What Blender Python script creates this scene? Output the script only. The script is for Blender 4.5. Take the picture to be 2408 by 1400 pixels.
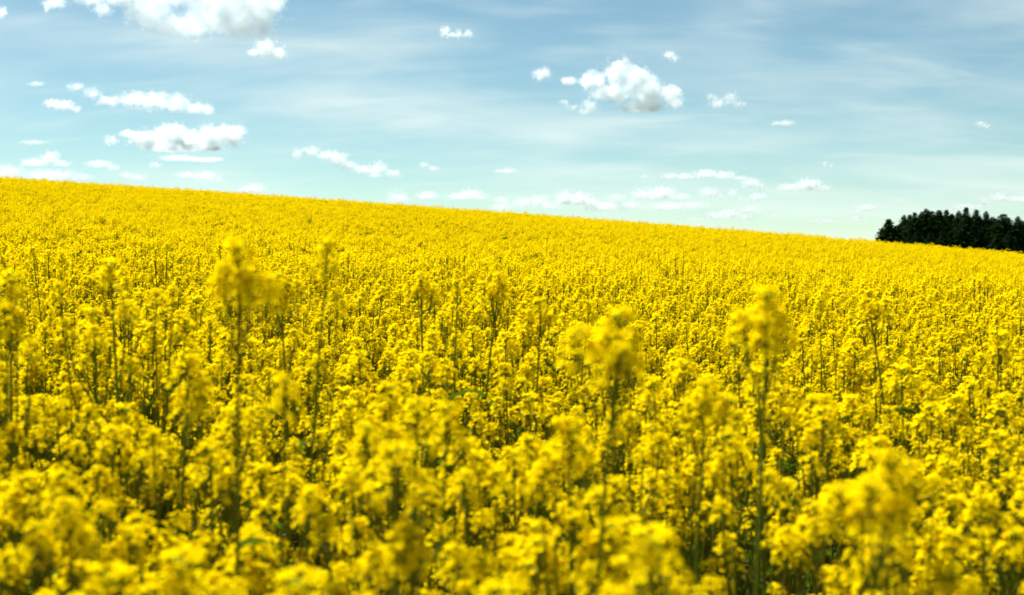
import bpy, math, random
import numpy as np
from mathutils import Vector, Matrix, Euler, noise as mnoise

for ob in list(bpy.data.objects):
    bpy.data.objects.remove(ob)

SC = bpy.context.scene
COL = SC.collection
R = math.radians

# ------------------------------------------------------------------ camera
F_PX, CX, CY = 3308.0, 1204.0, 700.0          # focal length and centre in photograph pixels
CAM_Z = 1.64
PITCH = R(1.385)
cam_data = bpy.data.cameras.new('camera')
cam = bpy.data.objects.new('camera', cam_data)
COL.objects.link(cam)
cam.location = (0.0, 0.0, CAM_Z)
cam.rotation_euler = (R(90) - PITCH, 0, 0)
cam_data.sensor_width = 36.0
cam_data.lens = 36.0 * F_PX / 2408.0
cam_data.clip_start = 0.05
cam_data.clip_end = 90000.0
cam_data.dof.use_dof = True
cam_data.dof.focus_distance = 12.0
cam_data.dof.aperture_fstop = 3.7
SC.camera = cam

# ------------------------------------------------------------------ sky, sun, exposure
SUN_EL, SUN_AZ = R(57), R(-42)                # azimuth measured from the view direction, minus is left
world = bpy.data.worlds.new('World')
SC.world = world
world.use_nodes = True
nt = world.node_tree
nt.nodes.clear()
W = nt.nodes.new
L = nt.links.new
out = W('ShaderNodeOutputWorld')
bg = W('ShaderNodeBackground')
bg.inputs['Strength'].default_value = 0.053
sky = W('ShaderNodeTexSky')
sky.sky_type = 'NISHITA'
sky.sun_disc = False
sky.sun_elevation = SUN_EL
sky.sun_rotation = SUN_AZ
sky.altitude = 200.0
sky.air_density = 0.8
sky.dust_density = 0.0
sky.ozone_density = 3.0
# thin high cloud: streaky veils of ice cloud drifting over the whole sky
tc = W('ShaderNodeTexCoord')
sep = W('ShaderNodeSeparateXYZ'); L(tc.outputs['Generated'], sep.inputs[0])
zc = W('ShaderNodeMath'); zc.operation = 'MAXIMUM'; zc.inputs[1].default_value = 0.0; L(sep.outputs['Z'], zc.inputs[0])
za = W('ShaderNodeMath'); za.operation = 'ADD'; za.inputs[1].default_value = 0.24; L(zc.outputs[0], za.inputs[0])
dx = W('ShaderNodeMath'); dx.operation = 'DIVIDE'; L(sep.outputs['X'], dx.inputs[0]); L(za.outputs[0], dx.inputs[1])
dy = W('ShaderNodeMath'); dy.operation = 'DIVIDE'; L(sep.outputs['Y'], dy.inputs[0]); L(za.outputs[0], dy.inputs[1])
cmb = W('ShaderNodeCombineXYZ'); L(dx.outputs[0], cmb.inputs[0]); L(dy.outputs[0], cmb.inputs[1])
def veil(scale, rot, stretch, detail, lo, hi, off):
    mp = W('ShaderNodeMapping'); mp.inputs['Rotation'].default_value = (0, 0, R(rot))
    mp.inputs['Scale'].default_value = (scale, scale * stretch, scale); mp.inputs['Location'].default_value = (off, off * 0.7, 0)
    L(cmb.outputs[0], mp.inputs[0])
    n = W('ShaderNodeTexNoise'); n.inputs['Scale'].default_value = 1.0; n.inputs['Detail'].default_value = detail
    n.inputs['Roughness'].default_value = 0.52; n.inputs['Distortion'].default_value = 0.35
    L(mp.outputs[0], n.inputs['Vector'])
    mr = W('ShaderNodeMapRange'); mr.interpolation_type = 'SMOOTHSTEP'
    mr.inputs['From Min'].default_value = lo; mr.inputs['From Max'].default_value = hi
    L(n.outputs['Fac'], mr.inputs['Value'])
    return mr.outputs[0]
v1 = veil(1.25, 38, 1.9, 4.0, 0.40, 0.74, 13.9)
v2 = veil(3.2, 46, 3.0, 6.0, 0.44, 0.80, 7.7)
vm = W('ShaderNodeMath'); vm.operation = 'MULTIPLY_ADD'; vm.inputs[1].default_value = 0.45
L(v2, vm.inputs[0]); L(v1, vm.inputs[2])
vk = W('ShaderNodeMath'); vk.operation = 'MULTIPLY'; vk.inputs[1].default_value = 0.52; vk.use_clamp = True
L(vm.outputs[0], vk.inputs[0])
tint = W('ShaderNodeMix'); tint.data_type = 'RGBA'; tint.blend_type = 'MULTIPLY'; tint.inputs[0].default_value = 1.0
L(sky.outputs[0], tint.inputs[6]); tint.inputs[7].default_value = (0.90, 0.985, 0.80, 1.0)
mixv = W('ShaderNodeMix'); mixv.data_type = 'RGBA'
L(vk.outputs[0], mixv.inputs[0]); L(tint.outputs[2], mixv.inputs[6]); mixv.inputs[7].default_value = (7.5, 8.4, 7.9, 1.0)
L(mixv.outputs[2], bg.inputs['Color'])
L(bg.outputs[0], out.inputs['Surface'])

sun_data = bpy.data.lights.new('sun', 'SUN')
sun_data.energy = 5.0
sun_data.angle = R(0.53)
sun_data.color = (1.0, 0.965, 0.88)
sun = bpy.data.objects.new('sun', sun_data)
COL.objects.link(sun)
sun_dir = Vector((math.sin(SUN_AZ) * math.cos(SUN_EL), math.cos(SUN_AZ) * math.cos(SUN_EL), math.sin(SUN_EL)))
sun.rotation_euler = (-sun_dir).to_track_quat('-Z', 'Y').to_euler()
sun.location = (-20, 40, 60)

SC.view_settings.view_transform = 'Standard'
SC.view_settings.look = 'None'
SC.view_settings.gamma = 1.0
SC.view_settings.exposure = 1.25
SC.view_settings.use_curve_mapping = False
SC.render.engine = 'CYCLES'
CY_ = SC.cycles
CY_.use_denoising = True
CY_.max_bounces = 16
CY_.diffuse_bounces = 4
CY_.glossy_bounces = 2
CY_.transmission_bounces = 6
CY_.transparent_max_bounces = 24
CY_.volume_bounces = 12
CY_.sample_clamp_indirect = 6.0
CY_.caustics_reflective = False
CY_.caustics_refractive = False
CY_.volume_step_rate = 1.0
CY_.volume_max_steps = 128

CAM_ROT = Euler((R(90) - PITCH, 0, 0)).to_matrix()
def ray(px, py):
    """World direction through a photograph pixel, scaled so that y (the way ahead) is 1."""
    v = CAM_ROT @ Vector(((px - CX) / F_PX, (CY - py) / F_PX, -1.0))
    return v / v.y

# ------------------------------------------------------------------ naming helpers
def tag(o, label=None, cat=None, group=None, kind=None):
    if label: o['label'] = label
    if cat: o['category'] = cat
    if group: o['group'] = group
    if kind: o['kind'] = kind
    return o

def link_mesh(name, me, parent=None):
    o = bpy.data.objects.new(name, me)
    COL.objects.link(o)
    if parent: o.parent = parent
    return o

def empty(name, loc, rz=0.0):
    o = bpy.data.objects.new(name, None)
    o.empty_display_size = 0.1
    COL.objects.link(o)
    o.location = loc
    o.rotation_euler = (0, 0, rz)
    return o

def mesh_np(name, verts, faces, mats=(), mat_idx=None, smooth=False):
    """Mesh from an (n,3) array and a list of equally long faces or several such arrays."""
    me = bpy.data.meshes.new(name)
    verts = np.asarray(verts, dtype=np.float32)
    me.vertices.add(len(verts)); me.vertices.foreach_set('co', verts.ravel())
    if not isinstance(faces, (list, tuple)) or (len(faces) and not isinstance(faces[0], np.ndarray)):
        faces = [np.asarray(faces, dtype=np.int32)]
    loops = np.concatenate([f.ravel() for f in faces]).astype(np.int32)
    tot = np.concatenate([np.full(len(f), f.shape[1], dtype=np.int32) for f in faces])
    start = np.concatenate([[0], np.cumsum(tot)[:-1]]).astype(np.int32)
    me.loops.add(len(loops)); me.loops.foreach_set('vertex_index', loops)
    me.polygons.add(len(tot)); me.polygons.foreach_set('loop_start', start)
    if mat_idx is not None: me.polygons.foreach_set('material_index', np.asarray(mat_idx, dtype=np.int32))
    if smooth: me.polygons.foreach_set('use_smooth', np.ones(len(tot), dtype=bool))
    for m in mats: me.materials.append(m)
    me.update(calc_edges=True)
    return me
# ------------------------------------------------------------------ terrain
H_CROP = 1.22                                  # usual height of the crop
_ky = np.array([-40, 0, 1, 3, 10, 16, 23, 35, 60, 80, 88, 95, 110, 150, 220, 330, 600, 1500, 60000.0])
_kz = np.array([-.54, -.51, -.51, -.46, -.27, -.11, .13, .61, 1.88, 2.86, 3.11, 3.13, 2.6, -1.2, -5.0, -6.5, -8.0, -10, -12.0])
def _smooth_profile():
    yy = np.concatenate([np.arange(-40, 140, 0.5), np.geomspace(140, 60000, 300)])
    zz = np.interp(yy, _ky, _kz)
    n = 360
    for _ in range(40):
        zz[1:n - 1] = 0.25 * zz[:n - 2] + 0.5 * zz[1:n - 1] + 0.25 * zz[2:n]
    return yy, zz
PY, PZ = _smooth_profile()
def ground(x, y):
    x = np.asarray(x, dtype=float); y = np.asarray(y, dtype=float)
    z = CAM_Z - H_CROP + np.interp(y, PY, PZ)
    tilt = np.interp(y, [0, 5, 30, 70, 130, 260, 600], [.030, .036, .060, .0745, .0745, .02, 0.0])
    z = z - tilt * np.clip(x, -160, 160)
    z = z - 0.000207 * np.minimum(x * x, 3600) * np.interp(y, [0, 30, 90, 200], [0, .5, 1, 0])
    z = z + 0.035 * np.sin(x * 0.55 + 1.3) * np.sin(y * 0.43 + 0.6) * np.interp(y, [0, 4, 12, 70, 90], [0, .4, 1, 1, .4])
    return z

def principled(name, col, rough=0.7, spec=0.2, var=0.0, scale=20.0, col2=None):
    m = bpy.data.materials.new(name); m.use_nodes = True
    t = m.node_tree; b = t.nodes['Principled BSDF']
    b.inputs['Roughness'].default_value = rough
    b.inputs['Specular IOR Level'].default_value = spec
    n = t.nodes.new('ShaderNodeTexNoise'); n.inputs['Scale'].default_value = scale; n.inputs['Detail'].default_value = 4
    tcn = t.nodes.new('ShaderNodeTexCoord'); t.links.new(tcn.outputs['Object'], n.inputs['Vector'])
    r = t.nodes.new('ShaderNodeMix'); r.data_type = 'RGBA'
    r.inputs[6].default_value = (*col, 1); r.inputs[7].default_value = (*(col2 or [c * (1 - var) for c in col]), 1)
    mr = t.nodes.new('ShaderNodeMapRange'); mr.inputs['From Min'].default_value = .35; mr.inputs['From Max'].default_value = .65
    t.links.new(n.outputs['Fac'], mr.inputs['Value']); t.links.new(mr.outputs[0], r.inputs[0])
    t.links.new(r.outputs[2], b.inputs['Base Color'])
    return m

def leafy(name, cols, trans, rough=0.55, spec=0.25):
    """Thin living tissue: reflects on the lit side and lets part of the light through; each plant a little different."""
    m = bpy.data.materials.new(name); m.use_nodes = True
    t = m.node_tree; t.nodes.clear(); N = t.nodes.new; K = t.links.new
    o = N('ShaderNodeOutputMaterial')
    oi = N('ShaderNodeObjectInfo')
    g = N('ShaderNodeNewGeometry')
    ad = N('ShaderNodeMath'); ad.operation = 'ADD'; K(oi.outputs['Random'], ad.inputs[0]); K(g.outputs['Random Per Island'], ad.inputs[1])
    fr = N('ShaderNodeMath'); fr.operation = 'FRACT'; K(ad.outputs[0], fr.inputs[0])
    cr = N('ShaderNodeValToRGB')
    e = cr.color_ramp.elements
    e[0].color = (*cols[0], 1); e[1].color = (*cols[-1], 1)
    for i, c in enumerate(cols[1:-1]):
        x = e.new((i + 1) / (len(cols) - 1)); x.color = (*c, 1)
    K(fr.outputs[0], cr.inputs[0])
    b = N('ShaderNodeBsdfPrincipled'); b.inputs['Roughness'].default_value = rough; b.inputs['Specular IOR Level'].default_value = spec
    tl = N('ShaderNodeBsdfTranslucent')
    K(cr.outputs[0], b.inputs['Base Color']); K(cr.outputs[0], tl.inputs['Color'])
    mx = N('ShaderNodeMixShader'); mx.inputs[0].default_value = trans
    K(b.outputs[0], mx.inputs[1]); K(tl.outputs[0], mx.inputs[2]); K(mx.outputs[0], o.inputs['Surface'])
    return m

M_PETAL = leafy('rape_petal', [(.88, .67, .0006), (.88, .72, .0008), (.87, .58, .0006), (.88, .70, .0008)], 0.46, 0.9, 0.0)
M_BUD = leafy('rape_bud', [(.34, .40, .006), (.50, .48, .006)], 0.2, 0.6, 0.03)
M_STEM = leafy('rape_stem', [(.095, .125, .010), (.12, .145, .012), (.11, .105, .012)], 0.0, 0.8, 0.02)
M_LEAF = leafy('rape_leaf', [(.060, .095, .004), (.075, .11, .005), (.065, .085, .006)], 0.4, 0.9, 0.0)
M_SOIL = principled('field_soil', (.085, .062, .030), 0.95, 0.05, scale=3.0, col2=(.05, .045, .018))

# ground: one sheet from behind the camera out to the horizon
gx = np.concatenate([-np.geomspace(40000, 62, 40), np.arange(-60, 60.1, 2.0), np.geomspace(62, 40000, 40)])
gy = np.concatenate([np.arange(-40, 0, 4.0), np.arange(0, 140, 1.5), np.geomspace(140, 60000, 70)])
X, Y = np.meshgrid(gx, gy)
Z = ground(X, Y)
nx_, ny_ = len(gx), len(gy)
idx = np.arange(nx_ * ny_).reshape(ny_, nx_)
quads = np.stack([idx[:-1, :-1], idx[:-1, 1:], idx[1:, 1:], idx[1:, :-1]], -1).reshape(-1, 4)
ground_ob = link_mesh('ground', mesh_np('ground', np.stack([X, Y, Z], -1).reshape(-1, 3), quads, [M_SOIL], smooth=True))
tag(ground_ob, kind='structure')

# ------------------------------------------------------------------ rapeseed: pieces
class MB:
    """Collects vertices and quads/triangles of several materials."""
    def __init__(s): s.v, s.q, s.t, s.mq, s.mt, s.n = [], [], [], [], [], 0
    def add(s, v, q=None, t=None, m=0):
        v = np.asarray(v, dtype=float)
        if q is not None and len(q): s.q.append(np.asarray(q) + s.n); s.mq.append(np.full(len(q), m))
        if t is not None and len(t): s.t.append(np.asarray(t) + s.n); s.mt.append(np.full(len(t), m))
        s.v.append(v); s.n += len(v)
    def merge(s, o, mat4, remap=None):
        v = np.concatenate(o.v); M4 = np.array(mat4)
        v = v @ M4[:3, :3].T + M4[:3, 3]
        base = s.n
        for q, m in zip(o.q, o.mq): s.q.append(q + base); s.mq.append(m if remap is None else np.full(len(m), remap))
        for q, m in zip(o.t, o.mt): s.t.append(q + base); s.mt.append(m if remap is None else np.full(len(m), remap))
        s.v.append(v); s.n += len(v)
    def mesh(s, name, mats, smooth=False):
        fs, ms = [], []
        if s.q: fs.append(np.concatenate(s.q).astype(np.int32)); ms.append(np.concatenate(s.mq))
        if s.t: fs.append(np.concatenate(s.t).astype(np.int32)); ms.append(np.concatenate(s.mt))
        return mesh_np(name, np.concatenate(s.v), fs, mats, np.concatenate(ms), smooth)

def frame_of(d):
    d = np.asarray(d, float); d = d / (np.linalg.norm(d) + 1e-9)
    a = np.array([1.0, 0, 0]) if abs(d[0]) < .8 else np.array([0, 1.0, 0])
    u = np.cross(d, a); u /= np.linalg.norm(u)
    return u, np.cross(d, u), d

def tube(mb, pts, rad, sides=5, m=0):
    pts = np.asarray(pts, float); n = len(pts)
    v = []
    for i in range(n):
        d = pts[min(i + 1, n - 1)] - pts[max(i - 1, 0)]
        u, w, _ = frame_of(d)
        for k in range(sides):
            a = 2 * math.pi * k / sides
            v.append(pts[i] + rad[i] * (math.cos(a) * u + math.sin(a) * w))
    q = [[i * sides + k, i * sides + (k + 1) % sides, (i + 1) * sides + (k + 1) % sides, (i + 1) * sides + k] for i in range(n - 1) for k in range(sides)]
    mb.add(v, q=q, m=m)

def flower(mb, p, face, size, rng, lod):
    u, w, d = frame_of(face)
    a0 = rng.uniform(0, math.pi / 2)
    if lod == 0:
        for k in range(4):                      # four petals set crosswise, each cupped
            a = a0 + k * math.pi / 2 + rng.normal() * .12
            r = math.cos(a) * u + math.sin(a) * w
            s = -math.sin(a) * u + math.cos(a) * w
            L1 = size * rng.uniform(.85, 1.12); wd = L1 * .43
            c = rng.uniform(.05, .45)
            v = [p + r * L1 * .08, p + r * L1 * .55 + s * wd + d * L1 * .16 * c, p + r * L1 * .98 + s * wd * .72 + d * L1 * c * .5,
                 p + r * L1 * 1.0 - s * wd * .72 + d * L1 * c * .5, p + r * L1 * .55 - s * wd + d * L1 * .16 * c]
            mb.add(v, t=[[0, 1, 4]], q=[[1, 2, 3, 4]], m=0)
    else:
        for k in range(2):
            a = a0 + k * math.pi / 2
            r = math.cos(a) * u + math.sin(a) * w
            s = -math.sin(a) * u + math.cos(a) * w
            c = rng.uniform(.1, .5)
            L1 = size * rng.uniform(.85, 1.1); wd = L1 * .46
            v = [p + r * L1 + s * wd + d * c * L1, p + r * L1 - s * wd + d * c * L1, p - s * wd * .7, p + s * wd * .7,
                 p - r * L1 - s * wd + d * c * L1, p - r * L1 + s * wd + d * c * L1]
            mb.add(v, q=[[0, 1, 2, 3], [3, 2, 4, 5]], m=0)

def bud(mb, p, d, r, m=1):
    u, w, d = frame_of(d)
    v = [p - d * r * .9, p + u * r * .6, p + w * r * .6, p - u * r * .6, p - w * r * .6, p + d * r * 1.3]
    mb.add(v, t=[[0, 2, 1], [0, 3, 2], [0, 4, 3], [0, 1, 4], [5, 1, 2], [5, 2, 3], [5, 3, 4], [5, 4, 1]], m=m)

def raceme(rng, lod, n=30, full=1.0):
    """A flower head: open flowers round a dome, buds in its middle, short stalks. Base at the origin, +z up."""
    mb = MB()
    h = rng.uniform(.028, .048) * full
    if lod == 0:
        tube(mb, [[0, 0, -.01], [0, 0, h * .5], [0, 0, h]], [.0022, .0018, .0012], 4, 2)
    nf = int(n * full)
    for i in range(nf):
        t = (i + .5) / nf                        # 0 lowest, 1 top
        a = i * 2.39996 + rng.normal() * .25
        el = t * 1.05 + .05 + rng.normal() * .08
        reach = (.033 - .012 * t) * rng.uniform(.8, 1.2)
        z0 = h * (t * .92)
        out = np.array([math.cos(a) * math.cos(el), math.sin(a) * math.cos(el), math.sin(el)])
        p = np.array([0, 0, z0]) + out * reach
        if lod == 0:
            tube(mb, [[0, 0, z0], p * .5 + np.array([0, 0, z0]) * .5 - np.array([0, 0, .001]), p], [.0009, .0008, .0008], 3, 2)
        face = out * .75 + np.array([0, 0, .6]) + rng.normal(size=3) * .3
        flower(mb, p, face, (.0086 if lod == 0 else .0104) * rng.uniform(.9, 1.15), rng, lod)
    for i in range(9 if lod == 0 else 8):
        a = i * 2.4; r = rng.uniform(0, .008)
        bud(mb, np.array([math.cos(a) * r, math.sin(a) * r, h + rng.uniform(0, .008)]), [math.cos(a) * .4, math.sin(a) * .4, 1], .0038 if lod == 0 else .0062)
    if lod == 0:
        for i in range(4):                       # young pods below the open flowers
            a = rng.uniform(0, 6.28); z0 = -rng.uniform(.0, .07); o_ = np.array([math.cos(a), math.sin(a), 0])
            b0 = np.array([0, 0, z0]); b1 = b0 + o_ * .016 + [0, 0, .008]; b2 = b1 + o_ * .008 + [0, 0, .030]
            tube(mb, [b0, b1, b2], [.0008, .0013, .0005], 3, 2)
    return mb

def leaf_mb(rng, L0=.15, w0=.036):
    mb = MB(); n = 6
    droop = rng.uniform(.3, 1.1); v = []
    for i in range(n):
        t = i / (n - 1)
        wd = w0 * (math.sin(math.pi * min(1, t * .86 + .14)) ** .8) * (1 if i < n - 1 else .1) * rng.uniform(.88, 1.1)
        x = L0 * t * (1 - .12 * droop * t); z = L0 * (.30 * t - .55 * droop * t * t)
        v += [[x, wd, z + wd * .35], [x, 0, z], [x, -wd, z + wd * .35]]
    q = []
    for i in range(n - 1):
        b = i * 3
        q += [[b, b + 1, b + 4, b + 3], [b + 1, b + 2, b + 5, b + 4]]
    mb.add(v, q=q)
    return mb

_rng = np.random.default_rng(11)
RAC = [raceme(_rng, 0, n=int(_rng.integers(26, 36)), full=f) for f in (1.0, 1.05, .9, .8, .7, 1.1)]
RAC_FAR = [raceme(_rng, 1, n=12, full=f) for f in (1.0, 1.1, .9, .75)]
LEAVES = [leaf_mb(_rng, L, w) for L, w in ((.16, .034), (.20, .045), (.12, .024), (.24, .055))]

def plan(rng, branches, lean=.06, dome=False):
    """Skeleton of one plant 1.22 m tall: stem and branch curves, flower head and leaf placements."""
    H0 = H_CROP - .075
    ln = rng.normal(size=2) * lean
    def main(t):
        return np.array([ln[0] * t * t, ln[1] * t * t, H0 * t])
    lines = [([main(t) for t in (0, .3, .6, .85, 1)], [.0065, .006, .005, .0038, .0024] if not dome else [.005, .0046, .004, .0032, .0024])]
    heads = [(main(1.0), main(1.0) - main(.9), 0)]
    a0 = rng.uniform(0, 6.28)
    for k in range(branches):
        a = a0 + k * 2.4 + rng.normal() * .3
        t0 = rng.uniform(.35, .82)
        if dome: t0 = rng.uniform(.905, .95)
        p0 = main(t0); rr = rng.uniform(.05, .08 + .15 * t0); zt = H0 * (.985 - .30 * rng.random() ** 1.6)
        if dome: rr = rng.uniform(.02, .042); zt = H0 * rng.uniform(.965, .99)
        o_ = np.array([math.cos(a), math.sin(a), 0])
        p3 = np.array([p0[0], p0[1], 0]) * 1.0 + o_ * rr + [0, 0, max(zt, p0[2] + (.03 if dome else .12))]
        p1 = p0 + o_ * rr * .45 + [0, 0, (p3[2] - p0[2]) * .28]
        p2 = p0 + o_ * rr * .85 + [0, 0, (p3[2] - p0[2]) * .65]
        lines.append(([p0, p1, p2, p3], [.0033, .0029, .0025, .0018] if not dome else [.0022, .002, .0018, .0015]))
        heads.append((p3, p3 - p2, 1))
    lv = []
    for k in range(8):
        t = rng.uniform(.15, .76)
        lv.append((main(t), rng.uniform(0, 6.28), (0.9 if t < .5 else .62) * rng.uniform(.8, 1.25)))
    return lines, heads, lv

def mat_to(p, d, spin, s):
    u, w, dd = frame_of(d)
    Rm = np.stack([u, w, dd], 1) @ np.array([[math.cos(spin), -math.sin(spin), 0], [math.sin(spin), math.cos(spin), 0], [0, 0, 1]])
    M4 = np.eye(4); M4[:3, :3] = Rm * s; M4[:3, 3] = p
    return M4
def leaf_mat(p, a, s):
    M4 = np.eye(4); M4[:3, :3] = np.array([[math.cos(a), -math.sin(a), 0], [math.sin(a), math.cos(a), 0], [0, 0, 1]]) * s; M4[:3, 3] = p
    return M4

# ------------------------------------------------------------------ rapeseed: plants near the camera, each a thing with parts
MATS = [M_PETAL, M_BUD, M_STEM, M_LEAF]
rac_me = [r.mesh('flower_head', MATS[:3]) for r in RAC]
leaf_me = []
for l in LEAVES:
    leaf_me.append(l.mesh('leaf', [M_LEAF], smooth=True))
def variant(rng, branches, lean=.06, dome=False):
    lines, heads, lv = plan(rng, branches, lean, dome)
    sm = MB()
    for pts, rad in lines: tube(sm, pts, rad, 5, 0)
    stem_me = sm.mesh('stem', [M_STEM], smooth=True)
    hs = [(rac_me[0 if i == 0 else int(rng.integers(0, len(rac_me)))], mat_to(p - d / (np.linalg.norm(d) + 1e-9) * .004, d + np.array([0, 0, np.linalg.norm(d)]), rng.uniform(0, 6.28), rng.uniform(.72, 1.05) * ((1.45 if i == 0 else 1) if not dome else (1.2 if i == 0 else .95)))) for i, (p, d, _) in enumerate(heads)]
    ls = [(leaf_me[int(rng.integers(0, len(leaf_me)))], leaf_mat(p, a, s)) for p, a, s in lv]
    return stem_me, hs, ls
_rng = np.random.default_rng(5)
VARS = [variant(_rng, int(b)) for b in (10, 11, 12, 9, 11, 8, 12, 10, 9, 11)]
SLIM = [variant(_rng, b, .10) for b in (1, 2, 3, 2)]

DOME = [variant(_rng, b, .10, True) for b in (4, 3, 5, 4)]
SETS = {'V': VARS, 'S': SLIM, 'D': DOME}

def tree_of(var):
    root = empty('rapeseed_plant', (0, 0, 0))
    s = link_mesh('stem', var[0], root)
    for me, M4 in var[1]:
        o = link_mesh('flower_head', me, root); o.matrix_local = Matrix(M4.tolist())
    for me, M4 in var[2]:
        o = link_mesh('leaf', me, root); o.matrix_local = Matrix(M4.tolist())
    return root
def copy_tree(o, parent=None):
    c = o.copy(); COL.objects.link(c); c.parent = parent
    for ch in o.children: copy_tree(ch, c)
    return c
PROTO = {}
def plant(key, var, x, y, top_z, rz, label, group, girth=None):
    if key not in PROTO:
        r = PROTO[key] = tree_of(var)
    else:
        r = copy_tree(PROTO[key])
    g = float(ground(x, y))
    s = (top_z - g) / H_CROP
    w = girth if girth else 0.5 * (s + 1.0)
    hx, hy = var[1][0][1][0, 3] * w, var[1][0][1][1, 3] * w      # the main head leans away from the foot
    x -= hx * math.cos(rz) - hy * math.sin(rz); y -= hx * math.sin(rz) + hy * math.cos(rz)
    r.location = (x, y, g); r.rotation_euler = (0, 0, rz); r.scale = (w, w, s)
    tag(r, label, 'plant', group)
    return r

GP = 'flowering rapeseed plants of the front rows'
# plants that stand out in the photograph: pixel of the top of the head, distance, kind
HERO = [
    (560, 532, 2.35, 'D', 'tall rapeseed plant with the biggest blurred head standing out against the slope, left of middle'),
    (765, 500, 3.3, 'S', 'lone slim rapeseed plant reaching highest, small flower head on a long bare dark stem'),
    (1172, 626, 5.07, 'D', 'rapeseed plant with a round head just above its neighbours in the middle'),
    (1075, 622, 5.59, 'S', 'slim rapeseed plant between two taller round headed ones near the middle'),
    (990, 628, 5.07, 'D', 'rapeseed plant with a loose wide head left of the slim middle one'),
    (1805, 640, 2.45, 'D', 'tall rapeseed plant with a wide umbrella shaped blurred head on the right'),
    (1728, 695, 4.16, 'S', 'shorter rapeseed plant close against the left of the umbrella headed one'),
    (1450, 700, 2.2, 'D', 'broad blurred rapeseed plant standing alone right of the middle'),
    (1270, 688, 4.68, 'D', 'rapeseed plant with a narrow upright head just right of the middle'),
    (1383, 672, 5.46, 'S', 'slim rapeseed plant peeking up between the middle and the broad blurred one'),
    (2045, 668, 5.20, 'D', 'rapeseed plant with a rounded head standing up toward the right edge'),
    (1930, 662, 5.72, 'S', 'slim rapeseed plant right of the umbrella headed one'),
    (262, 608, 3.90, 'V', 'wide many headed rapeseed plant rising above the crop on the left'),
    (80, 548, 6.50, 'S', 'faint slim rapeseed plant showing high near the left edge'),
    (145, 560, 6.24, 'S', 'second faint slim rapeseed plant beside the one near the left edge'),
    (660, 628, 4.55, 'D', 'rapeseed plant just right below the biggest blurred head'),
    (25, 640, 3.38, 'V', 'big blurred rapeseed plant at the left edge'),
    (160, 1140, 2.13, 'D', 'near rapeseed plant with a heavy domed head in the lower left corner'),
    (2090, 1030, 1.89, 'D', 'nearest large rapeseed plant with a huge blurred dome on the lower right'),
    (430, 1320, 1.89, 'V', 'rapeseed plant with a bright lumpy head at the bottom edge, left part'),
    (250, 1350, 1.83, 'V', 'low rapeseed plant at the bottom edge beside the bright lumpy one'),
    (1660, 862, 2.81, 'D', 'rapeseed plant with an arched blurred head in front of the right middle'),
    (2230, 1330, 1.83, 'V', 'low ring shaped rapeseed head at the bottom edge, lower right corner'),
    (670, 800, 2.44, 'S', 'rapeseed plant with a long straight dark stem running down the left middle'),
    (1050, 890, 2.56, 'S', 'rapeseed plant with a thin dark stem running down the middle'),
    (930, 1060, 2.20, 'V', 'dense near rapeseed plant in the middle of the foreground'),
    (1340, 985, 2.44, 'V', 'rapeseed plant with a spread out head in the foreground right of the middle'),
    (980, 930, 2.68, 'V', 'rapeseed plant with a bright round head behind the dense near one'),
]
rng = np.random.default_rng(21)
placed = []
for i, (px, py, d, k, lab) in enumerate(HERO):
    v = ray(px, py) * d
    x, y, tz = v.x, v.y, CAM_Z + v.z + (-.045 if k == 'S' else .01)
    vi = i % len(SETS[k])
    plant((k, vi), SETS[k][vi], x, y, tz, rng.uniform(0, 6.28), lab, GP, .78 if k == 'S' else None)
    placed.append((x, y))

def scatter(rng, n_per_m2, inside, x0, x1, y0, y1, jitter=.5):
    """Jittered grid of plants."""
    st = 1 / math.sqrt(n_per_m2)
    xs, ys = np.meshgrid(np.arange(x0, x1, st), np.arange(y0, y1, st))
    xs = xs.ravel() + rng.uniform(-jitter, jitter, xs.size) * st; ys = ys.ravel() + rng.uniform(-jitter, jitter, ys.size) * st
    k = inside(xs, ys)
    return xs[k], ys[k]

HALF = 1204.0 / F_PX
def patch(x, y):
    """Slow change of crop height over the field, metres."""
    return .05 * np.sin(x * 1.7 + 2 * np.sin(y * .9)) * np.cos(y * 1.3 + .7) + .03 * np.sin(x * 4.1 + y * 3.3)
COLS = ['at the left edge', 'on the far left', 'on the left', 'left of the middle', 'just left of the middle', 'just right of the middle', 'right of the middle', 'on the right', 'on the far right', 'at the right edge']
ROWS = [(0, 1.85, 'bottom row nearest the lens'), (1.85, 2.3, 'second row from the bottom'), (2.3, 2.75, 'third row back'), (2.75, 3.2, 'fourth row back'), (3.2, 3.75, 'fifth row back'), (3.75, 9, 'last row before the field blends together')]
xs, ys = scatter(rng, 17, lambda x, y: (np.abs(x) < HALF * y + .12) & (y > 1.15) & (y < 7.5), -3.6, 3.6, .8, 7.5)
order = np.argsort(ys)
near_pts = []
for j in order:
    x, y = xs[j], ys[j]
    if min((x - a) ** 2 + (y - b) ** 2 for a, b in placed) < .09 ** 2: continue
    near_pts.append((x, y))
NEAR_N = 300 - len(HERO)
Y_NEAR = near_pts[NEAR_N - 1][1]
for x, y in near_pts[:NEAR_N]:
    placed.append((x, y))
    hh = H_CROP * (1 + rng.normal() * .06) + float(patch(x, y))
    if y < 1.6: hh = min(hh, H_CROP * 1.0)
    vi = int(rng.integers(0, len(VARS)))
    c = min(9, max(0, int((x / (HALF * y) * .5 + .5) * 10)))
    rw = next(t for a, b, t in ROWS if a <= y < b)
    plant(('V', vi), VARS[vi], x, y, float(ground(x, y)) + hh, rng.uniform(0, 6.28), 'yellow rapeseed plant %s, %s' % (COLS[c], rw), GP)

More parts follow.
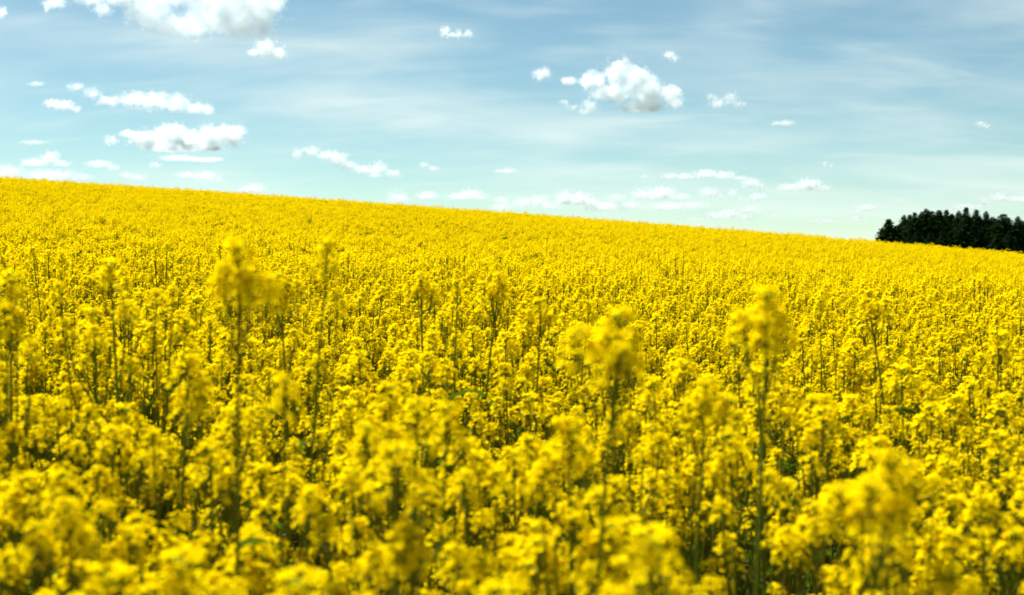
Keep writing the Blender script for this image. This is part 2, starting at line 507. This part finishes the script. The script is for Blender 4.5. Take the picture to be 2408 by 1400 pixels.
# ------------------------------------------------------------------ the rest of the crop: beyond counting
def joined(rng, branches, lod):
    lines, heads, lv = plan(rng, branches)
    mb = MB()
    for pts, rad in lines:
        if lod: tube(mb, [pts[0], pts[len(pts) // 2], pts[-1]], [rad[0], rad[1], rad[-1] * 1.3], 3, 2)
        else: tube(mb, pts, rad, 4, 2)
    pool = RAC_FAR if lod else RAC
    for i, (p, d, _) in enumerate(heads):
        mb.merge(pool[int(rng.integers(0, len(pool)))], mat_to(p, d + np.array([0, 0, np.linalg.norm(d)]), rng.uniform(0, 6.28), rng.uniform(.75, 1.1) * (1.25 if i == 0 else 1)))
    for p, a, s in lv[:8]:
        mb.merge(LEAVES[int(rng.integers(0, len(LEAVES)))], leaf_mat(p, a, s), remap=3)
    return mb.mesh('rapeseed', MATS)
def collection_of(name, meshes):
    c = bpy.data.collections.new(name)
    for i, me in enumerate(meshes):
        o = bpy.data.objects.new('rapeseed_%02d' % i, me); c.objects.link(o)
    return c
_rng = np.random.default_rng(77)
C_MID = collection_of('crop_mid', [joined(_rng, int(b), 0) for b in (9, 10, 11, 9, 10, 8, 11, 10)])
C_FAR = collection_of('crop_far', [joined(_rng, int(b), 1) for b in (7, 8, 9, 7, 8, 6, 9, 8)])

def crop(name, coll, nvar, x, y, rng, spread=.06):
    z = ground(x, y)
    n = len(x)
    me = mesh_np(name, np.stack([x, y, z], 1), [np.zeros((0, 3), dtype=np.int32)]) if False else bpy.data.meshes.new(name)
    me.vertices.add(n); me.vertices.foreach_set('co', np.stack([x, y, z], 1).astype(np.float32).ravel())
    s = 1 + rng.normal(size=n) * spread + patch(x, y) / H_CROP
    s = np.where(rng.random(n) < .02, s + rng.uniform(.05, .14, n), s)
    sc = np.stack([.5 * (s + 1), .5 * (s + 1), s], 1)
    rot = np.stack([rng.normal(size=n) * .05, rng.normal(size=n) * .05, rng.uniform(0, 6.283, n)], 1)
    a = me.attributes.new('rot', 'FLOAT_VECTOR', 'POINT'); a.data.foreach_set('vector', rot.astype(np.float32).ravel())
    a = me.attributes.new('scl', 'FLOAT_VECTOR', 'POINT'); a.data.foreach_set('vector', sc.astype(np.float32).ravel())
    a = me.attributes.new('pick', 'INT', 'POINT'); a.data.foreach_set('value', rng.integers(0, nvar, n).astype(np.int32))
    o = link_mesh(name, me)
    g = bpy.data.node_groups.new(name, 'GeometryNodeTree')
    g.interface.new_socket('Geometry', in_out='INPUT', socket_type='NodeSocketGeometry')
    g.interface.new_socket('Geometry', in_out='OUTPUT', socket_type='NodeSocketGeometry')
    i = g.nodes.new('NodeGroupInput'); ou = g.nodes.new('NodeGroupOutput')
    ci = g.nodes.new('GeometryNodeCollectionInfo'); ci.inputs['Collection'].default_value = coll
    ci.inputs['Separate Children'].default_value = True; ci.inputs['Reset Children'].default_value = True
    ip = g.nodes.new('GeometryNodeInstanceOnPoints'); ip.inputs['Pick Instance'].default_value = True
    def na(nm, ty):
        k = g.nodes.new('GeometryNodeInputNamedAttribute'); k.data_type = ty; k.inputs['Name'].default_value = nm
        return k.outputs[0]
    er = g.nodes.new('FunctionNodeEulerToRotation')
    g.links.new(na('rot', 'FLOAT_VECTOR'), er.inputs[0])
    g.links.new(i.outputs[0], ip.inputs['Points']); g.links.new(ci.outputs[0], ip.inputs['Instance'])
    g.links.new(na('pick', 'INT'), ip.inputs['Instance Index']); g.links.new(er.outputs[0], ip.inputs['Rotation']); g.links.new(na('scl', 'FLOAT_VECTOR'), ip.inputs['Scale'])
    g.links.new(ip.outputs[0], ou.inputs[0])
    md = o.modifiers.new('crop', 'NODES'); md.node_group = g
    return tag(o, kind='stuff')

rest = np.array(near_pts[NEAR_N:])
px_, py_ = scatter(rng, 18, lambda x, y: ((np.abs(x) >= HALF * y + .12) | (y <= 1.15)) & (np.hypot(x, y) > .75) & (np.abs(x) < HALF * np.maximum(y, 0) + 2.6), -6, 6, -.8, 7.5)
mx_, my_ = scatter(rng, 19, lambda x, y: np.abs(x) < HALF * y + 5, -12, 12, 7.5, 15)
# one place only for plants taller than the lens: keep the crop right under the camera low
o_mid = crop('rapeseed_crop', C_MID, 8, np.concatenate([rest[:, 0], px_, mx_]), np.concatenate([rest[:, 1], py_, my_]), rng)
tag(o_mid, 'dense flowering rapeseed behind the front rows, a yellow mass of small heads', 'crop')
def stand(x, y):
    """How thick the crop stands: slow drifts up the slope and fine gaps."""
    return .80 + .13 * np.sin(x * .33 + 1.5 * np.sin(y * .045) + .8) * np.sin(y * .11 + x * .05) + .10 * np.sin(x * 1.9 + y * .7) * np.sin(y * 1.1)
fx_, fy_ = scatter(rng, 15, lambda x, y: (np.abs(x) < HALF * y + 14) & (rng.random(len(x)) < stand(x, y)), -56, 56, 15, 104)
o_far = crop('distant_rapeseed_crop', C_FAR, 8, fx_, fy_, rng)
tag(o_far, 'far slope of flowering rapeseed running up to the crest under the sky', 'crop')
# ------------------------------------------------------------------ spruce wood beyond the crest
M_NEEDLE = leafy('spruce_needles', [(.011, .033, .006), (.016, .042, .008), (.009, .026, .005)], 0.12, 0.7, 0.02)
M_BARK = principled('spruce_bark', (.07, .05, .035), 0.9, 0.1, scale=4.0, col2=(.04, .03, .02))

def spruce(rng, H, Rm, tip=1.0, low=.06, power=.8):
    """Trunk and crown meshes of a conifer: whorls of drooping boughs made of needle sprays, an uneven outline."""
    tk = MB()
    tube(tk, [[0, 0, -.4], [rng.normal() * .08, rng.normal() * .08, H * .5], [0, 0, H * .97]], [H * .013, H * .008, .02], 6, 0)
    cr = MB()
    z = H * low
    while z < H * .985:
        t = z / H
        r0 = Rm * min(1.0, (1 - t) * power + .012) ** .92 * (1 if t > .2 else .8 + t)
        nb = int(rng.integers(5, 8)) if t < .6 else 8
        a0 = rng.uniform(0, 6.28)
        for k in range(nb):
            a = a0 + 6.283 * k / nb + rng.normal() * .22
            L0 = max(.12, r0 * rng.uniform(.62, 1.18))
            if rng.random() < .07: continue
            o_ = np.array([math.cos(a), math.sin(a), 0]); s_ = np.array([-o_[1], o_[0], 0])
            drop = rng.uniform(.15, .42) * (1 - t * .6)
            ns = max(2, int(L0 / .36))
            for j in range(ns):
                f = (j + rng.uniform(.3, 1)) / ns
                p = o_ * L0 * f + np.array([0, 0, z - drop * L0 * f * f + .22 * L0 * f * (t - .1)])
                sz = .34 + .66 * min(1, (1 - t) * 2.8)
                ln = sz * rng.uniform(.38, .68) * (1.1 - .4 * f); wd = sz * rng.uniform(.20, .36) * (1.25 - .6 * f)
                for m_ in range(6):
                    dirv = o_ * rng.uniform(.3, 1) + s_ * rng.normal() * .8 + np.array([0, 0, rng.uniform(-.55, .25)])
                    u, w, d = frame_of(dirv)
                    q = p + rng.normal(size=3) * [.12, .12, .08] * sz
                    sd = (u * rng.normal() + w * rng.normal()); sd /= np.linalg.norm(sd)
                    cr.add([q, q + d * ln * .5 + sd * wd, q + d * ln * 1.15, q + d * ln * .5 - sd * wd], q=[[0, 1, 2, 3]])
        z += H * .023 * rng.uniform(.75, 1.3) * (1 if t < .7 else .5)
    for k in range(3):                           # leader shoot
        q = np.array([0, 0, H * (.94 + .016 * k)]); a = rng.uniform(0, 6.28)
        d = np.array([math.cos(a) * .25, math.sin(a) * .16, .42]) * tip
        cr.add([q, q + d * .6 + [.05, 0, 0], q + d, q + d * .6 - [.05, 0, 0]], q=[[0, 1, 2, 3]])
    return tk.mesh('trunk', [M_BARK], True), cr.mesh('crown', [M_NEEDLE])
_rng = np.random.default_rng(3)
SPR = {'edge': [spruce(_rng, 14.0, 6.2, power=1.25, low=.03)],
       'point': [spruce(_rng, 19, 3.4, power=2.9), spruce(_rng, 19, 3.7, power=2.6), spruce(_rng, 19, 3.2, power=3.3)],
       'round': [spruce(_rng, 19, 3.6, power=4.6), spruce(_rng, 19, 3.9, power=5.2), spruce(_rng, 19, 3.4, power=4.2)]}
HT = {'edge': 14.0, 'point': 19.0, 'round': 19.0}
TP = {}
GT = 'conifers of the dark wood on the right'
def conifer(kind, vi, px, py, d, label, rng, wide=1.0):
    v = ray(px - 5, py) * d
    g = float(ground(v.x, v.y))
    key = (kind, vi)
    if key not in TP:
        r = empty('conifer_tree', (0, 0, 0)); tk, cr = SPR[kind][vi]
        link_mesh('trunk', tk, r); link_mesh('crown', cr, r); TP[key] = r
    else:
        r = copy_tree(TP[key])
    s = (CAM_Z + v.z - g) / HT[kind]
    r.location = (v.x, v.y, g); r.rotation_euler = (0, 0, rng.uniform(0, 6.28)); r.scale = (wide * (s + 1) / 2, wide * (s + 1) / 2, s)
    tag(r, label, 'tree', GT)
rng = np.random.default_rng(8)
for i, (px, py, k, lab) in enumerate([
    (2095, 513, 'edge', 'outermost dark conifer standing a little apart at the left end of the wood'),
    (2114, 527, 'point', 'short conifer in the notch beside the outermost one'),
    (2131, 504, 'point', 'conifer forming the left shoulder of the wood, right of the notch'),
    (2144, 503, 'point', 'narrow conifer close behind the left shoulder'),
    (2156, 496, 'point', 'pointed conifer on the rising left side of the wood'),
    (2173, 496, 'point', 'ragged conifer just left of the flat topped pair'),
    (2183, 489, 'round', 'left one of the flat topped pair of conifers'),
    (2194, 493, 'round', 'right one of the flat topped pair of conifers'),
    (2213, 491, 'round', 'broad round headed conifer next to the flat topped pair'),
    (2231, 491, 'point', 'slender conifer right of the broad round headed one'),
    (2243, 499, 'point', 'lower conifer in the dip before the tallest one'),
    (2260, 494, 'point', 'conifer leaning against the left of the tallest one'),
    (2277, 485, 'point', 'tallest conifer with a clear tiered pointed tip'),
    (2301, 489, 'point', 'conifer with a thin bare spike, right of the tallest one'),
    (2324, 495, 'point', 'conifer with a sharp tip farther right of the spiked one'),
    (2339, 508, 'round', 'low round conifer in the gap before the last broad one'),
    (2365, 500, 'round', 'broad dome topped conifer near the right edge'),
    (2399, 507, 'point', 'last conifer cut by the right edge'),
    (2436, 500, 'round', 'conifer wholly beyond the right edge'),
    (2470, 495, 'point', 'conifer second beyond the right edge'),
]):
    vi = 0 if k == 'edge' else i % 3
    conifer(k, vi, px, py, 330 + rng.uniform(-6, 10), lab, rng, 1.0 if k != 'edge' else 1.18)
for px in np.arange(2122, 2480, 13.5):
    py = np.interp(px, [2110, 2135, 2185, 2277, 2340, 2400], [540, 520, 504, 500, 514, 515]) + rng.uniform(-5, 9)
    conifer(['point', 'round'][int(rng.integers(0, 2))], int(rng.integers(0, 3)), px + rng.uniform(-4, 4), py, 338 + rng.uniform(0, 22),
            'dark conifer filling the wood between and behind the taller tops', rng)
for px in np.arange(2140, 2480, 26):
    py = np.interp(px, [2110, 2160, 2277, 2400], [560, 535, 530, 535]) + rng.uniform(-6, 16)
    conifer('point', int(rng.integers(0, 3)), px + rng.uniform(-6, 6), py, 318 + rng.uniform(0, 6),
            'smaller dark conifer at the front foot of the wood', rng)
# ------------------------------------------------------------------ clouds
def icosphere(sub):
    import bmesh
    bm = bmesh.new(); bmesh.ops.create_icosphere(bm, subdivisions=sub, radius=1.0)
    bm.verts.ensure_lookup_table()
    v = np.array([x.co[:] for x in bm.verts]); f = np.array([[a.index for a in p.verts] for p in bm.faces], dtype=np.int32)
    bm.free()
    return v, f
ICO2 = icosphere(3)
ERODE, DENS = 2.4, 0.52

def cloud_material(density, aniso, size, lobes, base):
    """Water droplets: thick inside the lobes, eroded to rags by noise at their rim, cut flat at the base."""
    m = bpy.data.materials.new('cloud_vapour'); m.use_nodes = True
    t = m.node_tree; t.nodes.clear(); N = t.nodes.new; K = t.links.new
    o = N('ShaderNodeOutputMaterial')
    tr = N('ShaderNodeBsdfTransparent')
    tl = N('ShaderNodeBsdfTranslucent'); tl.inputs['Color'].default_value = (0.95, 0.95, 0.95, 1)
    mx = N('ShaderNodeMixShader'); mx.inputs[0].default_value = 0.004
    K(tr.outputs[0], mx.inputs[1]); K(tl.outputs[0], mx.inputs[2]); K(mx.outputs[0], o.inputs['Surface'])
    tcn = N('ShaderNodeTexCoord')
    def math(op, a, b=None, c=None):
        n = N('ShaderNodeMath'); n.operation = op
        for i, x in enumerate((a, b, c)):
            if x is None: continue
            if isinstance(x, (int, float)): n.inputs[i].default_value = x
            else: K(x, n.inputs[i])
        return n.outputs[0]
    d = None
    for c, r in lobes:
        q = N('ShaderNodeVectorMath'); q.operation = 'MULTIPLY_ADD'
        K(tcn.outputs['Object'], q.inputs[0])
        q.inputs[1].default_value = 1.0 / r; q.inputs[2].default_value = -c / r
        ln = N('ShaderNodeVectorMath'); ln.operation = 'LENGTH'; K(q.outputs[0], ln.inputs[0])
        d = ln.outputs['Value'] if d is None else math('SMOOTH_MIN', d, ln.outputs['Value'], 0.25)
    n1 = N('ShaderNodeTexNoise'); n1.inputs['Scale'].default_value = 3.0 / size; n1.inputs['Detail'].default_value = 7.0
    n1.inputs['Roughness'].default_value = 0.66
    mp = N('ShaderNodeVectorMath'); mp.operation = 'ADD'; K(tcn.outputs['Object'], mp.inputs[0]); mp.inputs[1].default_value = (size * len(lobes) * 3.7, base, size * 9.1)
    K(mp.outputs[0], n1.inputs['Vector'])
    f = math('SUBTRACT', 1.0, d)
    f = math('MULTIPLY_ADD', n1.outputs['Fac'], ERODE, math('ADD', f, -0.5 * ERODE - 0.26))
    sp = N('ShaderNodeSeparateXYZ'); K(tcn.outputs['Object'], sp.inputs[0])
    under = math('MAXIMUM', math('MULTIPLY', math('SUBTRACT', base, sp.outputs['Z']), 5.0 / size), 0.0)
    f = math('SUBTRACT', f, under)
    mr = N('ShaderNodeMapRange'); mr.interpolation_type = 'SMOOTHSTEP'
    mr.inputs['From Min'].default_value = 0.0; mr.inputs['From Max'].default_value = 0.75
    mr.inputs['To Max'].default_value = density
    K(f, mr.inputs['Value'])
    v = N('ShaderNodeVolumePrincipled')
    v.inputs['Color'].default_value = (.835, .885, .905, 1)
    v.inputs['Anisotropy'].default_value = aniso
    v.inputs['Density Attribute'].default_value = ''
    K(mr.outputs[0], v.inputs['Density'])
    K(v.outputs[0], o.inputs['Volume'])
    m.cycles.volume_step_rate = STEP
    return m
STEP = 0.25

def cloud(spec, label, group=None, depth=1.0, dens=7.0, puff=1.0, aniso=0.62, base_alt=1100.0, flat=0.0):
    """One cumulus: lobes (px, py, half width, half height) give where and how large its towers stand."""
    rng = np.random.default_rng(sum(map(ord, label)))
    spec = np.array(spec, dtype=float)
    bottom = (spec[:, 1] + spec[:, 3]).max()
    top = (spec[:, 1] - spec[:, 3]).min()
    mid = ray(spec[:, 0].mean(), (top + bottom) / 2)
    low = ray(spec[:, 0].mean(), bottom)
    D = min(max(base_alt / max(low.z, 0.02), 3500.0), 26000.0)
    k = D / F_PX
    eye = Vector((0, 0, CAM_Z))
    c = eye + mid * D
    vs, fs, lobes = [], [], []
    for j, (px, py, rx, ry) in enumerate(spec):
        if bottom > 430: rx, ry = rx * 1.12, ry * 1.28
        p = np.array(eye + ray(px, py) * D - c)
        rad = np.array([rx * k, 0.5 * (rx + ry) * k * depth, ry * k])
        p[1] += rng.normal() * rad[1] * 0.35
        lobes.append((p, rad * 1.36))
        vs.append(ICO2[0] * rad * 1.44 + p); fs.append(ICO2[1] + j * len(ICO2[0]))
    V = np.concatenate(vs); Fc = np.concatenate(fs)
    low_bank = bottom > 430
    if low_bank: dens *= 1.3
    size = min(max(spec[:, 3].max(), 10.0), 60) * k * 2
    hgt = (bottom - top) * k
    base = -hgt * (0.5 - flat) if flat else -hgt * 0.62
    me = mesh_np('cloud_raw', V, Fc)
    tmp = link_mesh('cloud_raw', me)
    rm = tmp.modifiers.new('r', 'REMESH'); rm.mode = 'VOXEL'
    rm.voxel_size = spec[:, 3].min() * k / 3.2
    dg = bpy.context.evaluated_depsgraph_get()
    me2 = bpy.data.meshes.new_from_object(tmp.evaluated_get(dg))
    bpy.data.objects.remove(tmp); bpy.data.meshes.remove(me)
    me2.name = 'cloud'
    me2.materials.clear()
    me2.materials.append(cloud_material(dens * DENS / size, aniso, size, lobes, base))
    o = link_mesh('cloud', me2)
    o.location = c
    return tag(o, label, 'cloud', group)

G1 = 'cumulus clouds drifting in the sky'
# the great cloud at the upper left
cloud([(430, -30, 120, 60), (540, -10, 120, 80), (620, 40, 45, 70), (350, 25, 70, 40), (300, -20, 80, 40), (470, 45, 120, 35), (560, 70, 50, 30), (250, -14, 60, 26), (400, 62, 70, 20)],
      'largest bright cumulus cloud, cut by the upper edge of the picture', G1, dens=9)
cloud([(625, 112, 28, 24), (652, 125, 26, 18), (600, 122, 22, 12)], 'small puff hanging under the right end of the largest cloud', G1)
cloud([(240, 20, 26, 24), (215, 0, 40, 18), (262, 0, 20, 14)], 'ragged puff just left of the largest cloud, at the upper edge', G1, dens=4)
cloud([(125, 4, 34, 16), (110, 18, 10, 14)], 'small torn white puff at the upper edge left of the ragged one', G1, dens=4)
cloud([(4, 30, 14, 16), (-14, 32, 22, 24)], 'white cloud tip cut by the left edge high in the sky', G1)
# left bank
cloud([(180, 205, 20, 12), (215, 218, 28, 14), (250, 238, 34, 14), (310, 235, 42, 20), (370, 240, 50, 24), (420, 245, 36, 26), (465, 258, 36, 18), (490, 262, 18, 18)],
      'long white cloud with a thin raised tail, above the grey centred cloud', G1, flat=.12)
cloud([(120, 242, 24, 11), (150, 248, 28, 13), (178, 256, 14, 9)], 'small elongated white cloud left below the long tailed cloud', G1)
cloud([(84, 197, 22, 6)], 'thin white sliver of cloud above the small elongated cloud', G1, dens=3, puff=.5)
cloud([(345, 330, 40, 24), (410, 322, 48, 30), (450, 335, 50, 24), (500, 325, 36, 28), (545, 320, 36, 26), (500, 352, 38, 12), (400, 345, 60, 16), (300, 315, 24, 12)],
      'broad grey centred cumulus with bright rim, over the left of the field', G1, dens=17, depth=1.3, flat=.15)
cloud([(420, 372, 48, 8), (480, 376, 46, 7), (510, 374, 20, 5)], 'flat narrow cloud strip right under the grey centred cumulus', G1, dens=4, flat=.1)
cloud([(262, 331, 18, 13)], 'round little puff on the left of the grey centred cumulus', G1, dens=5)
cloud([(80, 384, 34, 12), (120, 374, 26, 19), (145, 386, 22, 12)], 'humped cloud with a shaded right base low at the far left', G1, flat=.2)
cloud([(20, 405, 50, 18), (120, 412, 70, 14), (190, 416, 30, 10)], 'wide pale cloud bank resting on the crest at the far left', G1, dens=3, flat=.1)
cloud([(235, 386, 34, 10), (265, 394, 18, 8)], 'small cloud between the far left bank and the crooked tail', G1, dens=3.5)
cloud([(300, 412, 20, 8), (325, 418, 22, 9)], 'faint low puff on the crest below the grey centred cumulus', G1, dens=3)
cloud([(365, 388, 18, 8)], 'tiny puff below the flat cloud strip', G1, dens=3)
cloud([(440, 412, 30, 9), (485, 415, 36, 13), (515, 422, 12, 8)], 'soft white cloud just over the crest, left third of the field', G1, dens=3.5)
cloud([(80, 335, 36, 6)], 'faint wisp between the far left humped cloud and the small elongated one', G1, dens=1.6)
cloud([(597, 442, 26, 9), (575, 446, 16, 5)], 'small low puff touching the crest right of the soft white cloud', G1, dens=3)
# middle
cloud([(700, 362, 14, 14), (735, 357, 24, 14), (770, 365, 30, 14), (795, 372, 26, 18), (820, 390, 26, 14), (855, 398, 26, 14), (890, 398, 26, 18), (925, 408, 22, 12), (880, 412, 22, 8)],
      'long descending chain of puffs over the middle left of the field', G1, dens=6)
cloud([(997, 388, 14, 9), (1018, 396, 16, 7)], 'small slanted puff right of the descending chain', G1, dens=4)
cloud([(1172, 402, 12, 6), (1195, 402, 22, 9)], 'small flat puff alone over the middle of the field', G1, dens=4, flat=.2)
cloud([(932, 465, 26, 14), (950, 470, 16, 10)], 'pale low puff on the crest under the descending chain', G1, dens=3)
cloud([(1005, 462, 28, 10)], 'pale low cloud second right from under the descending chain', G1, dens=3, flat=.2)
cloud([(1075, 463, 28, 9), (1105, 461, 34, 13), (1130, 466, 16, 8)], 'rounded low cloud standing clear over the middle of the crest', G1, dens=4, flat=.2)
cloud([(1178, 470, 18, 8)], 'little low puff right of the rounded low cloud', G1, dens=3)
cloud([(1180, 487, 26, 10), (1230, 478, 30, 12), (1265, 474, 26, 13), (1290, 484, 26, 8)], 'row of low pale puffs resting on the crest left of the bulky low cloud', G1, dens=3)
cloud([(1047, 75, 16, 15), (1080, 80, 12, 13), (1102, 80, 13, 12), (1065, 82, 30, 6)], 'little three humped cloud alone high in the middle of the sky', G1, dens=5)
cloud([(1272, 177, 26, 17), (1282, 168, 14, 13)], 'small round cloud left of the big peaked cloud', G1, dens=5)
# the peaked cloud
cloud([(1340, 188, 20, 12), (1395, 190, 36, 26), (1455, 175, 36, 34), (1453, 152, 14, 12), (1495, 190, 44, 36), (1530, 215, 40, 34), (1440, 215, 50, 24), (1575, 225, 32, 24), (1510, 250, 60, 16), (1590, 243, 20, 16)],
      'big peaked cumulus with a grey heart on the right side of the sky', G1, dens=15, depth=1.3)
cloud([(1325, 241, 14, 8), (1348, 252, 20, 7), (1385, 250, 24, 18), (1372, 264, 14, 10)], 'torn curling cloud below the left end of the big peaked cumulus', G1, dens=4.5)
cloud([(1573, 130, 17, 11), (1585, 138, 14, 9)], 'small bright puff high above the big peaked cumulus', G1, dens=5)
cloud([(1672, 228, 12, 10), (1690, 240, 24, 16), (1717, 233, 18, 16), (1735, 246, 14, 10)], 'small ragged cloud right of the big peaked cumulus', G1, dens=4.5)
cloud([(1750, 245, 8, 5)], 'tiny scrap of cloud at the right of the small ragged cloud', G1, dens=3)
cloud([(1825, 291, 16, 7), (1850, 289, 24, 8)], 'thin flat white cloud lower right of the small ragged cloud', G1, dens=4, flat=.2)
cloud([(2305, 291, 14, 9), (2320, 297, 16, 6)], 'small white puff alone near the right edge, high over the trees', G1, dens=4)
cloud([(1940, 384, 8, 9), (1955, 390, 8, 5)], 'tiny white puff above the two humped cloud on the right', G1, dens=4)
cloud([(2098, 372, 9, 3)], 'tiny white fleck over the gap left of the trees', G1, dens=2)
# low right banks
cloud([(1575, 414, 24, 8), (1610, 416, 28, 10), (1660, 410, 36, 13), (1700, 414, 34, 12), (1740, 420, 24, 8)], 'long flat based cloud over the right half of the field', G1, dens=6, flat=.25)
cloud([(1765, 430, 24, 11), (1785, 438, 14, 8)], 'small cloud trailing the right end of the long flat based cloud', G1, dens=4.5)
cloud([(1855, 442, 28, 10), (1900, 436, 34, 14), (1935, 446, 24, 9)], 'two humped white cloud alone in the clear sky left of the trees', G1, dens=6, flat=.25)
cloud([(1782, 464, 24, 9)], 'small cloud under the trailing end, left of the two humped cloud', G1, dens=4, flat=.2)
cloud([(1330, 466, 24, 17), (1365, 470, 36, 15), (1390, 474, 16, 8)], 'bulky low cloud with a shaded left face over the middle right crest', G1, dens=7, flat=.15)
cloud([(1450, 466, 22, 9), (1420, 486, 46, 11), (1475, 484, 34, 10)], 'low pale cloud right of the bulky low cloud', G1, dens=3)
cloud([(1510, 458, 24, 14), (1555, 456, 40, 15), (1600, 466, 26, 9)], 'broad low cloud with puffy top in the low right bank', G1, dens=5, flat=.2)
cloud([(1570, 485, 60, 9), (1630, 482, 40, 8)], 'faint pale cloud layer under the broad low cloud', G1, dens=2)
cloud([(1665, 453, 26, 12), (1690, 462, 16, 7)], 'rounded faint cloud under the long flat based cloud', G1, dens=3.2, flat=.2)
cloud([(1722, 455, 14, 12), (1738, 466, 16, 6)], 'small pointed faint cloud beside the rounded faint one', G1, dens=3)
cloud([(1515, 416, 16, 6), (1535, 420, 8, 3)], 'small faint puff at the left of the long flat based cloud', G1, dens=2.6)
cloud([(1620, 518, 36, 6), (1680, 507, 34, 9), (1715, 502, 28, 12), (1755, 510, 24, 8)], 'low streaky cloud over the crest right of the middle', G1, dens=3.4, flat=.2)
cloud([(1765, 493, 28, 8)], 'small low cloud above the right end of the low streaky cloud', G1, dens=3.2, flat=.2)
cloud([(1820, 509, 16, 5)], 'tiny low puff right of the low streaky cloud', G1, dens=2.4)
cloud([(2040, 488, 36, 7), (2025, 496, 26, 4)], 'flat double layered low cloud left of the trees', G1, dens=3.2, flat=.2)
cloud([(2120, 473, 17, 6)], 'small low puff above the left end of the trees', G1, dens=3)
cloud([(2010, 515, 22, 6)], 'small low puff just left of the lone edge tree', G1, dens=2.8)
cloud([(1940, 520, 34, 5)], 'thin low cloud streak over the crest left of the small low puff', G1, dens=2.2)
cloud([(2350, 466, 28, 12), (2400, 470, 40, 10)], 'white cloud bank at the right edge behind the tree tops', G1, dens=4, flat=.2)
cloud([(2310, 474, 14, 10), (2270, 486, 40, 6)], 'faint cloud over the middle of the tree tops', G1, dens=2.6)
